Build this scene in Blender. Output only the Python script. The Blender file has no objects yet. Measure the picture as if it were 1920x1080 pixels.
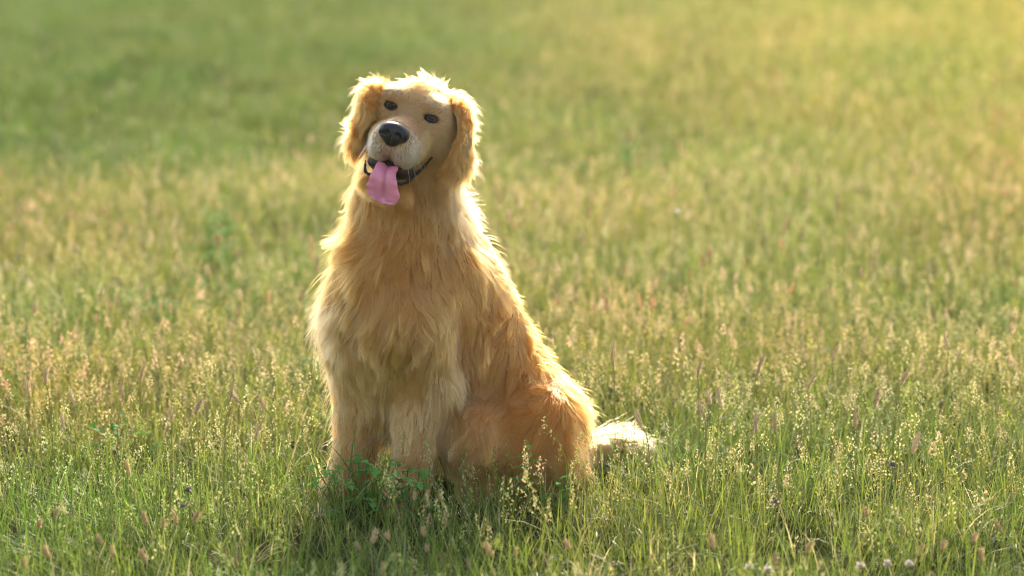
import bpy, math
import numpy as np
from mathutils import Vector, kdtree

rng = np.random.default_rng(7)
R = math.radians

# ------------------------------------------------------------------ camera
PITCH = R(9.0)
FPX = 6400.0                      # focal length in photo pixels (120 mm on a 36 mm sensor, 1920 px wide)
CAM = np.array([0.0, -6.4 * math.cos(PITCH), 1.3946])
scene = bpy.context.scene
cd = bpy.data.cameras.new('camera')
cd.sensor_width = 36.0
cd.lens = 120.0
cd.clip_end = 2000.0
cd.dof.use_dof = True
cd.dof.focus_distance = 6.22
cd.dof.aperture_fstop = 2.9
cam = bpy.data.objects.new('camera', cd)
cam.location = CAM
cam.rotation_euler = (math.pi / 2 - PITCH, 0, 0)
scene.collection.objects.link(cam)
scene.camera = cam

# ------------------------------------------------------------------ light
SUN_EL, SUN_AZ = R(25), R(3)     # azimuth measured from +Y (behind the dog) towards +X (picture right)
world = bpy.data.worlds.new('World')
scene.world = world
world.use_nodes = True
wn = world.node_tree.nodes
bg = wn['Background']
sky = wn.new('ShaderNodeTexSky')
sky.sky_type = 'NISHITA'
sky.sun_disc = False
sky.sun_elevation = SUN_EL
sky.sun_rotation = SUN_AZ
sky.air_density = 1.0
sky.dust_density = 2.2
world.node_tree.links.new(sky.outputs[0], bg.inputs[0])
bg.inputs[1].default_value = 0.15
sd = bpy.data.lights.new('sun', 'SUN')
sd.energy = 3.0
sd.angle = R(0.6)
sd.color = (1.0, 0.91, 0.76)
sun = bpy.data.objects.new('sun', sd)
sv = Vector((math.sin(SUN_AZ) * math.cos(SUN_EL), math.cos(SUN_AZ) * math.cos(SUN_EL), math.sin(SUN_EL)))
sun.rotation_euler = (-sv).to_track_quat('-Z', 'Y').to_euler()
scene.collection.objects.link(sun)

scene.view_settings.view_transform = 'Standard'
scene.view_settings.look = 'None'
scene.view_settings.exposure = 1.65
scene.view_settings.gamma = 1.0
scene.view_settings.use_white_balance = True        # the photograph is balanced warm
scene.view_settings.white_balance_temperature = 6850
scene.render.engine = 'CYCLES'
scene.cycles.use_denoising = True
scene.cycles.filter_width = 1.1
scene.cycles.max_bounces = 7
scene.cycles.transmission_bounces = 8
scene.cycles.transparent_max_bounces = 8
scene.cycles.sample_clamp_indirect = 6.0
scene.cycles_curves.shape = 'RIBBONS'
scene.cycles_curves.subdivisions = 2

# ------------------------------------------------------------------ helpers
CX = np.array([1.0, 0, 0])
CY = np.array([0, math.sin(PITCH), math.cos(PITCH)])
CZ = np.array([0, -math.cos(PITCH), math.sin(PITCH)])     # towards the camera


def P(px, py, Y):
    """photo pixel -> point on the plane y = Y"""
    d = (px - 960) / FPX * CX - (py - 540) / FPX * CY - CZ
    return CAM + d * ((Y - CAM[1]) / d[1])


def G(px, py, z=0.0):
    """photo pixel -> point at height z above the ground"""
    d = (px - 960) / FPX * CX - (py - 540) / FPX * CY - CZ
    return CAM + d * ((z - CAM[2]) / d[2])


def PZ(px, z, Y):
    p = P(px, 540, Y)
    return np.array([p[0], Y, z])


def unit(v):
    return v / np.maximum(np.linalg.norm(v, axis=-1, keepdims=True), 1e-9)


def link(o, parent=None):
    scene.collection.objects.link(o)
    if parent is not None:
        o.parent = parent
    return o


def tag(o, label=None, cat=None, group=None, kind=None):
    for k, v in (('label', label), ('category', cat), ('group', group), ('kind', kind)):
        if v:
            o[k] = v
    return o


def mesh_obj(name, v, f, mat=None, parent=None, smooth=True):
    me = bpy.data.meshes.new(name)
    me.from_pydata([tuple(p) for p in np.asarray(v, float).tolist()], [], [tuple(q) for q in f])
    if smooth:
        me.polygons.foreach_set('use_smooth', [True] * len(me.polygons))
    if mat:
        me.materials.append(mat)
    me.update()
    return link(bpy.data.objects.new(name, me), parent)


def np_mesh(name, v, faces, mat=None, smooth=True, attrs=None):
    """fast mesh from numpy; faces (n,3) or (n,4); attrs {name: (nverts,4) colours}"""
    me = bpy.data.meshes.new(name)
    nv, nf, k = len(v), len(faces), faces.shape[1]
    me.vertices.add(nv)
    me.vertices.foreach_set('co', np.ascontiguousarray(v, dtype=np.float32).ravel())
    me.loops.add(nf * k)
    me.loops.foreach_set('vertex_index', np.ascontiguousarray(faces, dtype=np.int32).ravel())
    me.polygons.add(nf)
    me.polygons.foreach_set('loop_start', np.arange(0, nf * k, k, dtype=np.int32))
    if smooth:
        me.polygons.foreach_set('use_smooth', np.ones(nf, bool))
    if mat:
        me.materials.append(mat)
    for an, c in (attrs or {}).items():
        a = me.attributes.new(an, 'FLOAT_COLOR', 'POINT')
        a.data.foreach_set('color', np.ascontiguousarray(c, dtype=np.float32).ravel())
    me.update(calc_edges=True)
    me.validate()
    return me


def new_mat(name):
    m = bpy.data.materials.new(name)
    m.use_nodes = True
    nt = m.node_tree
    nt.nodes.clear()
    out = nt.nodes.new('ShaderNodeOutputMaterial')
    return m, nt, out


def principled(name, col, rough=0.6, **kw):
    m, nt, out = new_mat(name)
    b = nt.nodes.new('ShaderNodeBsdfPrincipled')
    b.inputs['Base Color'].default_value = (*col, 1)
    b.inputs['Roughness'].default_value = rough
    for k, v in kw.items():
        b.inputs[k].default_value = v
    nt.links.new(b.outputs[0], out.inputs[0])
    return m, nt, b


# ------------------------------------------------------------------ ground
m_soil, nt, b = principled('meadow_soil', (.08, .07, .03), 1.0, **{'Specular IOR Level': 0.0})
nz = nt.nodes.new('ShaderNodeTexNoise'); nz.inputs['Scale'].default_value = 9.0; nz.inputs['Detail'].default_value = 6
cr = nt.nodes.new('ShaderNodeValToRGB')
cr.color_ramp.elements[0].position = .35; cr.color_ramp.elements[0].color = (.030, .026, .012, 1)
cr.color_ramp.elements[1].position = .68; cr.color_ramp.elements[1].color = (.075, .085, .022, 1)
gm = nt.nodes.new('ShaderNodeNewGeometry')
nt.links.new(gm.outputs['Position'], nz.inputs['Vector'])
nt.links.new(nz.outputs['Fac'], cr.inputs[0]); nt.links.new(cr.outputs[0], b.inputs['Base Color'])
bp = nt.nodes.new('ShaderNodeBump'); bp.inputs['Distance'].default_value = .03
nt.links.new(nz.outputs['Fac'], bp.inputs['Height']); nt.links.new(bp.outputs[0], b.inputs['Normal'])
gs = 400.0
ground = mesh_obj('ground', [(-gs, -gs, 0), (gs, -gs, 0), (gs, gs, 0), (-gs, gs, 0)], [(0, 1, 2, 3)], m_soil)
tag(ground, 'meadow soil under the grass', 'ground', kind='structure')


# ------------------------------------------------------------------ grass
def leaf_material(name, trans=.45, rough=.5, patch=True, spec=.25):
    """plant tissue: lit from the front and glowing when lit from behind; pigment per blade, drifting over the meadow, with sun glow tinted in"""
    m, nt, out = new_mat(name)
    at = nt.nodes.new('ShaderNodeAttribute'); at.attribute_name = 'tint'
    col = at.outputs['Color']
    if patch:
        gm = nt.nodes.new('ShaderNodeNewGeometry')
        oi = nt.nodes.new('ShaderNodeObjectInfo')
        nz = nt.nodes.new('ShaderNodeTexNoise'); nz.inputs['Scale'].default_value = .9; nz.inputs['Detail'].default_value = 4
        nt.links.new(gm.outputs['Position'], nz.inputs['Vector'])
        mr = nt.nodes.new('ShaderNodeMapRange')
        mr.inputs['From Min'].default_value = .35; mr.inputs['From Max'].default_value = .65
        nt.links.new(nz.outputs['Fac'], mr.inputs['Value'])
        mx = nt.nodes.new('ShaderNodeMix'); mx.data_type = 'RGBA'; mx.blend_type = 'MULTIPLY'
        mx.inputs['Factor'].default_value = 1.0
        ramp = nt.nodes.new('ShaderNodeMix'); ramp.data_type = 'RGBA'
        ramp.inputs['A'].default_value = (.80, .98, .80, 1); ramp.inputs['B'].default_value = (1.22, 1.02, .95, 1)
        nt.links.new(mr.outputs[0], ramp.inputs['Factor'])
        nt.links.new(col, mx.inputs['A']); nt.links.new(ramp.outputs['Result'], mx.inputs['B'])
        hs = nt.nodes.new('ShaderNodeHueSaturation')
        ma = nt.nodes.new('ShaderNodeMapRange'); ma.inputs['To Min'].default_value = .80; ma.inputs['To Max'].default_value = 1.22
        nt.links.new(oi.outputs['Random'], ma.inputs['Value']); nt.links.new(ma.outputs[0], hs.inputs['Value'])
        nt.links.new(mx.outputs['Result'], hs.inputs['Color'])
        # sun glow tinted into far right, darker green far left, lusher in near foreground
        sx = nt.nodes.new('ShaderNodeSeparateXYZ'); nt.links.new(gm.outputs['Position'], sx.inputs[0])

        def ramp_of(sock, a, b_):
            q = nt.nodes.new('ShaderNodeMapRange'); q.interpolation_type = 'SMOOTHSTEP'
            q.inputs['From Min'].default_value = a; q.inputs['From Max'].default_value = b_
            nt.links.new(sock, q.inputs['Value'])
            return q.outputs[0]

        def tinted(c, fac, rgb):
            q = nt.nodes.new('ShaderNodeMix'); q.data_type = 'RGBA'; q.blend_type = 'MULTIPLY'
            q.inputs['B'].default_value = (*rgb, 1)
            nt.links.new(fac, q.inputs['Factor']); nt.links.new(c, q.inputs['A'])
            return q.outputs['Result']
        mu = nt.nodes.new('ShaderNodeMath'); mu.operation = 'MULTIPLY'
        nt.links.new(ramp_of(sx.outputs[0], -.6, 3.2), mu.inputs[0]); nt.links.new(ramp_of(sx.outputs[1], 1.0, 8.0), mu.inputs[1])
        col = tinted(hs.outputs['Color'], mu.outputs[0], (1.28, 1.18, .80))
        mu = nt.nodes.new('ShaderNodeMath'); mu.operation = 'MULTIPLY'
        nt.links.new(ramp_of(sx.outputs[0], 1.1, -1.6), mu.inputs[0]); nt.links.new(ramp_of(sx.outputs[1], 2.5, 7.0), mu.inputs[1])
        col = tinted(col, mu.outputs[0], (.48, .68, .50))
        col = tinted(col, ramp_of(sx.outputs[1], .6, -.6), (.90, 1.05, .88))
    pr = nt.nodes.new('ShaderNodeBsdfPrincipled')
    pr.inputs['Roughness'].default_value = rough
    pr.inputs['Specular IOR Level'].default_value = spec
    tr = nt.nodes.new('ShaderNodeBsdfTranslucent')
    ms = nt.nodes.new('ShaderNodeMixShader'); ms.inputs[0].default_value = trans
    nt.links.new(col, pr.inputs['Base Color']); nt.links.new(col, tr.inputs['Color'])
    nt.links.new(pr.outputs[0], ms.inputs[1]); nt.links.new(tr.outputs[0], ms.inputs[2])
    nt.links.new(ms.outputs[0], out.inputs[0])
    return m


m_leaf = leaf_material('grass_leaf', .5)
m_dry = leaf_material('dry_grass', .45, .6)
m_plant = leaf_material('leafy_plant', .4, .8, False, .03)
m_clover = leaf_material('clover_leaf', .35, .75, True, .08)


class Geo:
    """collects triangles with a colour per vertex"""
    def __init__(self):
        self.v, self.f, self.c, self.n = [], [], [], 0

    def add(self, v, f, c):
        v = np.asarray(v, float); f = np.asarray(f, int)
        c = np.asarray(c, float)
        if c.ndim == 1:
            c = np.tile(c, (len(v), 1))
        self.v.append(v); self.f.append(f + self.n); self.c.append(c); self.n += len(v)

    def blade(self, base, dirxy, h, w, lean, bend, col, segs=4, tip=.1):
        """a flat tapering blade that leans and droops along dirxy"""
        d = np.array([dirxy[0], dirxy[1], 0.0]); s = np.array([-dirxy[1], dirxy[0], 0.0])
        t = np.linspace(0, 1, segs + 1)
        ang = lean + bend * t
        p = np.zeros((segs + 1, 3))
        st = h / segs
        for i in range(1, segs + 1):
            p[i] = p[i - 1] + (d * math.sin(ang[i]) + np.array([0, 0, 1]) * math.cos(ang[i])) * st
        wd = w * np.minimum(1, .55 + 1.2 * t) * np.clip((1 - t) * 2.2, tip, 1) * .5
        L = base + p - s * wd[:, None]; Rr = base + p + s * wd[:, None]
        v = np.concatenate([L, Rr]); m = segs + 1
        f = []
        for i in range(segs):
            f += [(i, i + m, i + 1), (i + 1, i + m, i + m + 1)]
        self.add(v, f, col)
        return base + p

    def mesh(self, name, mat):
        c = np.concatenate(self.c); c = np.concatenate([np.clip(c, 0, 1), np.ones((len(c), 1))], 1)
        return np_mesh(name, np.concatenate(self.v), np.concatenate(self.f), mat, True, {'tint': c})


def tube(path, rads, sides=6):
    path = np.asarray(path, float); n = len(path)
    tg = unit(np.gradient(path, axis=0))
    ref = np.array([.31, .93, .2])
    a = unit(np.cross(tg, ref)); bb = np.cross(tg, a)
    th = np.linspace(0, 2 * math.pi, sides, endpoint=False)
    rads = np.broadcast_to(np.asarray(rads, float), (n,))
    v = path[:, None] + rads[:, None, None] * (np.cos(th)[None, :, None] * a[:, None] + np.sin(th)[None, :, None] * bb[:, None])
    f = []
    for i in range(n - 1):
        for j in range(sides):
            k = (j + 1) % sides
            f += [(i * sides + j, i * sides + k, (i + 1) * sides + k), (i * sides + j, (i + 1) * sides + k, (i + 1) * sides + j)]
    for i, flip in ((0, True), (n - 1, False)):
        for j in range(1, sides - 1):
            q = (i * sides, i * sides + j, i * sides + j + 1)
            f.append(q[::-1] if flip else q)
    return v.reshape(-1, 3), np.array(f)


GREEN = np.array([.155, .203, .037]); GREEN2 = np.array([.096, .166, .025]); YELL = np.array([.285, .268, .075])
STRAW = np.array([.53, .435, .245]); PINK = np.array([.52, .385, .26])


def rd(a, b_):
    return rng.uniform(a, b_)


def tuft_leaf(i):
    g = Geo()
    for k in range(46):
        a = rd(0, 6.283); r = .11 * math.sqrt(rng.random())
        base = np.array([math.cos(a) * r, math.sin(a) * r, 0]); b2 = rd(0, 6.283)
        mix = rng.random()
        col = (GREEN if rng.random() < .5 else GREEN2) * (1 - .55 * mix) + YELL * (.55 * mix)
        if rng.random() < .10:
            col = STRAW * .85
        g.blade(base, (math.cos(b2), math.sin(b2)), rd(.04, .125), rd(.0012, .0030), rd(.0, .55), rd(.1, 1.3),
                col * rd(.8, 1.2), 4)
    return g.mesh('grass_tuft', m_leaf)


def spikelets(g, p, length, n, size, col, spread, droop):
    """loose panicle: tiny scales on hair-thin branchlets round the top of a stalk"""
    for k in range(n):
        t = k / n
        c = p + np.array([0, 0, 1.0]) * (-length * t)
        a = rd(0, 6.283); s = spread * (.25 + t) * rd(.4, 1)
        q = c + np.array([math.cos(a) * s, math.sin(a) * s, rd(-droop, droop * .6) * s + .2 * s])
        e = unit(np.array([rd(-1, 1), rd(-1, 1), rd(.3, 1.5)])) * size * rd(.7, 1.3)
        w = unit(np.cross(e, np.array([rd(-1, 1), rd(-1, 1), .1]))) * size * .30
        g.add([q - e * .5, q + w, q - w, q + e * .5], [(0, 1, 2), (1, 3, 2)], col * rd(.75, 1.25))


def tuft_stalk(i):
    g = Geo()
    for k in range(9):
        a = rd(0, 6.283); r = .16 * math.sqrt(rng.random()); b2 = rd(0, 6.283)
        base = np.array([math.cos(a) * r, math.sin(a) * r, 0])
        col = YELL * rd(.7, 1.1) if rng.random() < .6 else GREEN * 1.2
        h = rd(.08, .22)
        p = g.blade(base, (math.cos(b2), math.sin(b2)), h, rd(.0008, .0013), rd(0, .45), rd(0, .8), col, 4, .6)
        sc = STRAW if rng.random() < .65 else PINK
        if rng.random() < .3:
            sc = YELL * 1.1
        spikelets(g, p[-1], rd(.02, .055), int(rd(12, 26)), rd(.0034, .0058), sc, rd(.006, .018), .5)
    return g.mesh('stalk_tuft', m_dry)


def seed_head_geo(g, path_top, direction, length, rad, col, bristle=True):
    """dense cylindrical head, with bristles"""
    d = unit(np.asarray(direction, float)); n = 9
    t = np.linspace(0, 1, n)
    side = unit(np.cross(d, np.array([.2, 1, .1])))
    path = path_top + d * (t * length)[:, None] + side * (np.sin(t * 2.2) * length * .10)[:, None]
    rr = rad * np.sin(np.clip(t * 1.02 + .06, 0, 1) * math.pi * .93) ** .45
    rr[0] = rad * .35; rr[-1] = rad * .2
    v, f = tube(path, rr, 7)
    v = v + rng.normal(0, rad * .16, v.shape)
    cc = col * rng.uniform(.72, 1.2, (len(v), 1))
    g.add(v, f, cc)
    if bristle:
        for k in range(90):
            c = path_top + d * rd(.05, .98) * length
            o = unit(np.cross(d, rng.normal(size=3)))
            b0 = c + o * rad * .7
            e = unit(o * .8 + d * rd(.5, 1.3)) * rad * rd(1.0, 2.4)
            w = unit(np.cross(e, rng.normal(size=3))) * rad * .09
            g.add([b0 - w, b0 + w, b0 + e], [(0, 1, 2)], col * rd(.9, 1.5))
    return path


def tuft_heads(i):
    g = Geo()
    for k in range(3):
        a = rd(0, 6.283); r = .22 * math.sqrt(rng.random()); b2 = rd(0, 6.283)
        base = np.array([math.cos(a) * r, math.sin(a) * r, 0])
        h = rd(.15, .27)
        p = g.blade(base, (math.cos(b2), math.sin(b2)), h, .0016, rd(0, .15), rd(0, .3), YELL * .9, 4, .7)
        col = (STRAW if rng.random() < .5 else PINK) * rd(.9, 1.25)
        seed_head_geo(g, p[-1], p[-1] - p[-2], rd(.016, .036), rd(.0022, .0036), col, False)
    return g.mesh('head_tuft', m_dry)


def tuft_clover(i):
    g = Geo()
    for k in range(16):
        a = rd(0, 6.283); r = .09 * math.sqrt(rng.random())
        base = np.array([math.cos(a) * r, math.sin(a) * r, rd(.03, .085)])
        ph = rd(0, 6.283); col = np.array([.075, .20, .035]) * rd(.8, 1.3)
        for q in range(3):
            an = ph + q * 2.094; d = np.array([math.cos(an), math.sin(an), rd(-.6, .8)]); s = np.array([-math.sin(an), math.cos(an), 0])
            L = rd(.011, .016)
            g.add([base, base + d * L * .55 + s * L * .42, base + d * L, base + d * L * .55 - s * L * .42], [(0, 1, 2), (0, 2, 3)], col)
        g.add([(base[0] - .0007, base[1], 0), (base[0] + .0007, base[1], 0), base], [(0, 1, 2)], col)
    return g.mesh('clover_tuft', m_clover)


def scatter(name, label, cat, sources, pts, rot, scl, idx):
    """one stuff object: points that geometry nodes turn into instances of the tufts"""
    me = bpy.data.meshes.new(name)
    me.vertices.add(len(pts))
    me.vertices.foreach_set('co', pts.astype(np.float32).ravel())
    for an, ty, val, key in (('turn', 'FLOAT_VECTOR', rot, 'vector'), ('size', 'FLOAT_VECTOR', scl, 'vector'), ('pick', 'INT', idx, 'value')):
        a = me.attributes.new(an, ty, 'POINT')
        a.data.foreach_set(key, np.ascontiguousarray(val, dtype=np.int32 if ty == 'INT' else np.float32).ravel())
    o = link(bpy.data.objects.new(name, me))
    ng = bpy.data.node_groups.new(name + '_scatter', 'GeometryNodeTree')
    ng.interface.new_socket('Geometry', in_out='INPUT', socket_type='NodeSocketGeometry')
    ng.interface.new_socket('Geometry', in_out='OUTPUT', socket_type='NodeSocketGeometry')
    N = ng.nodes; Lk = ng.links.new
    gi = N.new('NodeGroupInput'); go = N.new('NodeGroupOutput')
    jn = N.new('GeometryNodeJoinGeometry')
    for me_s in reversed(sources):
        so = bpy.data.objects.new(me_s.name, me_s)          # source only, never linked to the scene
        oi = N.new('GeometryNodeObjectInfo'); oi.inputs['Object'].default_value = so
        oi.inputs['As Instance'].default_value = True
        Lk(oi.outputs['Geometry'], jn.inputs[0])
    ip = N.new('GeometryNodeInstanceOnPoints'); ip.inputs['Pick Instance'].default_value = True
    Lk(gi.outputs[0], ip.inputs['Points']); Lk(jn.outputs[0], ip.inputs['Instance'])
    for an, ty, sock in (('turn', 'FLOAT_VECTOR', 'Rotation'), ('size', 'FLOAT_VECTOR', 'Scale'), ('pick', 'INT', 'Instance Index')):
        na = N.new('GeometryNodeInputNamedAttribute'); na.data_type = ty; na.inputs['Name'].default_value = an
        Lk(na.outputs['Attribute'], ip.inputs[sock])
    Lk(ip.outputs[0], go.inputs[0])
    md = o.modifiers.new('scatter', 'NODES'); md.node_group = ng
    tag(o, label, cat, kind='stuff')
    return o


DOGX = P(850, 540, 0)[0]


def in_dog(p, grow=0.0):
    """footprint of the sitting dog: two front paws, belly, haunches"""
    x, y = p[:, 0], p[:, 1]
    r = np.zeros(len(p), bool)
    for px, Y, ra in ((660, -.07, .045), (770, -.15, .045), (1000, .06, .12), (930, .02, .09), (880, -.03, .06), (860, .12, .10), (960, .18, .10), (820, .02, .08)):
        c = P(px, 540, Y)
        r |= (x - c[0]) ** 2 + (y - Y) ** 2 < (ra + grow) ** 2
    return r


def zone(y0, y1, x0f, dens, power=1.0):
    """random points in y0..y1, |x| < half width that widens with distance"""
    hw = x0f(y1)
    n = int(2 * hw * (y1 - y0) * dens)
    p = np.stack([rng.uniform(-hw, hw, n), rng.uniform(y0, y1, n), np.zeros(n)], 1)
    return p[np.abs(p[:, 0]) < x0f(p[:, 1])]


def half(y):
    return 1.5 + .19 * (y + 6.3)


def pack(p, s0, s1, nvar, sz=None):
    n = len(p)
    rot = np.stack([rng.normal(0, .07, n), rng.normal(0, .07, n), rng.uniform(0, 6.283, n)], 1)
    s = rng.uniform(s0, s1, n)
    if sz is not None:
        s = s * sz
    return rot, np.stack([s, s, s], 1), rng.integers(0, nvar, n)


def patchy(p, f, seed, lo=.0):
    v = noise3(np.c_[p[:, :2], np.zeros(len(p))], f, seed)[:, 0]
    return v > lo


def noise3(p, freq, seed):
    """smooth vector noise from a few random sines"""
    r = np.random.default_rng(seed)
    o = np.zeros((len(p), 3))
    for i in range(5):
        k = r.normal(size=(3, 3)) * freq
        o += np.sin(p @ k + r.uniform(0, 6.28, 3))
    return o / 2.2


leaf_src = [tuft_leaf(i) for i in range(7)]
stalk_src = [tuft_stalk(i) for i in range(7)]
head_src = [tuft_heads(i) for i in range(6)]
clover_src = [tuft_clover(i) for i in range(4)]

p = np.concatenate([zone(-3.2, 1.5, half, 150), zone(1.5, 6, half, 110), zone(6, 14, half, 75), zone(14, 30, half, 48), zone(30, 60, half, 8)])
p = p[~in_dog(p, .0)]
sz = np.where(p[:, 1] > 14, 1.25, 1.0)
sz = np.where(in_dog(p, .14), np.where(p[:, 0] < -.15, 1.35, .85), sz)
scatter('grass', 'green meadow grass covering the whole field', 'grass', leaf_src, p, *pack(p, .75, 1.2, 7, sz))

p = np.concatenate([zone(-2.6, 1.5, half, 125), zone(1.5, 6, half, 110), zone(6, 14, half, 60), zone(14, 30, half, 14)])
p = p[~in_dog(p, .10)]
# the far left of the field and the near foreground carry fewer seed stalks
keep = np.ones(len(p))
keep *= np.where((p[:, 1] > 4), np.clip(.55 + (p[:, 0] - .2) * .35, .18, 1), 1)
keep *= np.clip(.15 + .85 * (p[:, 1] + .7) / 1.1, .12, 1)
keep *= np.where(patchy(p, 1.6, 21, -.5), 1, .45)
p = p[rng.random(len(p)) < keep]
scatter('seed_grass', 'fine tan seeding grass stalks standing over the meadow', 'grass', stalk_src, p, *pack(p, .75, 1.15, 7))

p = np.concatenate([zone(.8, 3, half, 16), zone(3, 8, half, 18), zone(8, 18, half, 9)])
p = p[~in_dog(p, .25)]
keep = np.where((p[:, 1] > 4), np.clip(.5 + (p[:, 0] - .2) * .35, .15, 1), 1) * np.where(patchy(p, 2.2, 5, -.2), 1, .3)
p = p[rng.random(len(p)) < keep]
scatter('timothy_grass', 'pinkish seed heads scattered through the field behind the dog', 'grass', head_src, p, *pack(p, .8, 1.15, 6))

p = zone(-1.5, 5, half, 22)
p = p[~in_dog(p, .03)]
p = p[patchy(p, 3.0, 77, .8)]
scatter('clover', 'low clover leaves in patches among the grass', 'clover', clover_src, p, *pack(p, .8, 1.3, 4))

# ------------------------------------------------------------------ dog: signed distance body
def sd_ball(p, c, r):
    return np.linalg.norm(p - c, axis=1) - r


def sd_ell(p, c, rad, M=None):
    q = p - c
    if M is not None:
        q = q @ M.T                      # rows of M are the local axes
    rad = np.asarray(rad)
    k0 = np.linalg.norm(q / rad, axis=1)
    k1 = np.linalg.norm(q / rad ** 2, axis=1)
    return k0 * (k0 - 1) / np.maximum(k1, 1e-6)


def sd_cone(p, a, b, ra, rb):
    ab = b - a
    t = np.clip(((p - a) @ ab) / (ab @ ab), 0, 1)
    return np.linalg.norm(p - a - t[:, None] * ab, axis=1) - (ra + t * (rb - ra))


def smin(a, b, k):
    h = np.maximum(k - np.abs(a - b), 0) / k
    return np.minimum(a, b) - h * h * k * 0.25


def smax(a, b, k):
    return -smin(-a, -b, k)


# head frame ---------------------------------------------------------------
YH = -0.15
EYE0 = P(769, 210, YH)
yaw, roll, nod = R(8.5), R(17.7), R(2.0)
hf = CZ * math.cos(yaw) - CX * math.sin(yaw)
hr = CX * math.cos(yaw) + CZ * math.sin(yaw)
hu = CY.copy()
hr, hu = hr * math.cos(roll) - hu * math.sin(roll), hu * math.cos(roll) + hr * math.sin(roll)
hf, hu = hf * math.cos(nod) - hu * math.sin(nod), hu * math.cos(nod) + hf * math.sin(nod)
HM = np.array([hr, hu, hf])


def H(r, u, f):
    return EYE0 + r * hr + u * hu + f * hf


LEFT = np.array([0.47, -0.88, 0.0])

prims = []


def cone(a, b, ra, rb, k=0.05):
    prims.append(('cone', a, b, ra, rb, k))


def chain(pts, k=0.05):
    for (a, ra), (b, rb) in zip(pts[:-1], pts[1:]):
        cone(a, b, ra, rb, k)


def ell(c, rad, M=None, k=0.04):
    prims.append(('ell', c, rad, M, k))


# torso
chain([(P(770, 450, -0.03), .092), (P(785, 530, 0.01), .126), (P(846, 635, 0.05), .124),
       (P(918, 735, 0.09), .108), (P(972, 800, 0.11), .096)], .07)
chain([(P(728, 490, -0.10), .078), (P(716, 590, -0.08), .074), (P(738, 680, -0.05), .060)], .07)
# neck
chain([(P(766, 450, -0.04), .096), (P(762, 370, -0.070), .076), (H(0.0, -.040, -.105), .074)], .05)
chain([(P(728, 690, -0.07), .052), (P(722, 790, -0.06), .026)], .05)
# near (left) foreleg
NE = P(796, 715, -0.11)
chain([(P(840, 520, -0.07), .058), (P(770, 610, -0.14), .066), (NE, .054)], .04)
chain([(NE, .055), (PZ(782, .16, -0.13), .037), (PZ(776, .10, -0.14), .030), (PZ(768, .055, -0.14), .029), (PZ(752, .028, -0.18), .030),
       (PZ(738, .020, -0.215), .020)], .025)
# far (right) foreleg
FE = P(694, 715, -0.02)
chain([(P(694, 610, -0.04), .066), (FE, .056)], .07)
chain([(FE, .058), (PZ(674, .16, -0.04), .038), (PZ(664, .10, -0.05), .031), (PZ(655, .055, -0.06), .030), (PZ(636, .028, -0.10), .031),
       (PZ(620, .020, -0.135), .020)], .025)
# near hind leg
HIP = P(985, 785, 0.05)
KN = P(880, 822, -0.085)
HK = PZ(1040, .06, -0.01)
ell(P(972, 812, -0.01), (.104, .080, .098), None, .022)
chain([(HIP, .094), (KN, .060)], .03)
chain([(P(1010, 800, .02), .075), (PZ(1035, .075, .01), .050)], .04)
chain([(KN, .055), (HK, .036), (PZ(960, .030, -0.03), .028), (PZ(900, .028, -0.065), .030), (PZ(880, .02, -0.08), .02)], .03)
# far hind leg
OFF = -LEFT * 0.21
chain([(HIP + OFF, .095), (KN + OFF, .06)], .05)
chain([(KN + OFF, .05), (HK + OFF, .034), (PZ(960, .03, -.03) + OFF, .028), (PZ(890, .028, -.07) + OFF, .028)], .03)
ell(P(975, 800, 0.12), (.10, .10, .11), None, .06)
N_BODY = len(prims)
# head
ell(H(0, .000, -.080), (.067, .061, .082), HM, .03)
for s in (-1, 1):
    ell(H(s * .032, .021, -.025), (.027, .016, .028), HM, .018)      # brow
    ell(H(s * .056, -.004, -.050), (.027, .030, .034), HM, .03)       # temple
    ell(H(s * .049, -.043, -.055), (.037, .044, .042), HM, .03)     # cheek
    ell(H(s * .0215, -.065, .050), (.0235, .032, .037), HM, .015)     # flews
    ell(H(s * .034, -.060, .008), (.021, .031, .033), HM, .018)
cone(H(0, -.034, -.008), H(0, -.042, .070), .031, .027, .022)          # muzzle bridge
cone(H(0, -.104, -.06), H(0, -.132, .025), .040, .021, .022)           # lower jaw
ell(H(0, -.139, .018), (.041, .018, .046), HM, .02)                     # chin
MOUTH = [(H(0, -.110, .040), (.038, .0130, .050), HM)]
GAPE = [c for s in (-1, 1) for c in ((H(s * .063, -.065, -.002), H(s * .051, -.094, .028), .0030, .0085),
                                     (H(s * .051, -.094, .028), H(s * .034, -.112, .056), .0085, .0120),
                                     (H(s * .034, -.112, .056), H(0, -.108, .078), .0120, .0120))]


def mouth_sd(p):
    return np.min([sd_ell(p, c, q, M) for c, q, M in MOUTH] + [sd_cone(p, *g_) for g_ in GAPE], axis=0)


EYES = [(H(-.0385, .000, -.0180), .0130), (H(.0385, .000, -.0180), .0130)]
EYE_R = (.0128, .0064, .022)


def sdf_nomouth(p):
    return sdf(p, False)


def sdf(p, holes=True):
    d = None
    for pr in prims:
        if pr[0] == 'cone':
            v = sd_cone(p, *pr[1:5])
        else:
            v = sd_ell(p, *pr[1:4])
        d = v if d is None else smin(d, v, pr[-1])
    if not holes:
        return d
    d = smax(d, -mouth_sd(p), .005)
    for c, r in EYES:
        d = smax(d, -sd_ell(p, c + hf * .012, EYE_R, HM), .004)
    return d


FIELD = []


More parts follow.
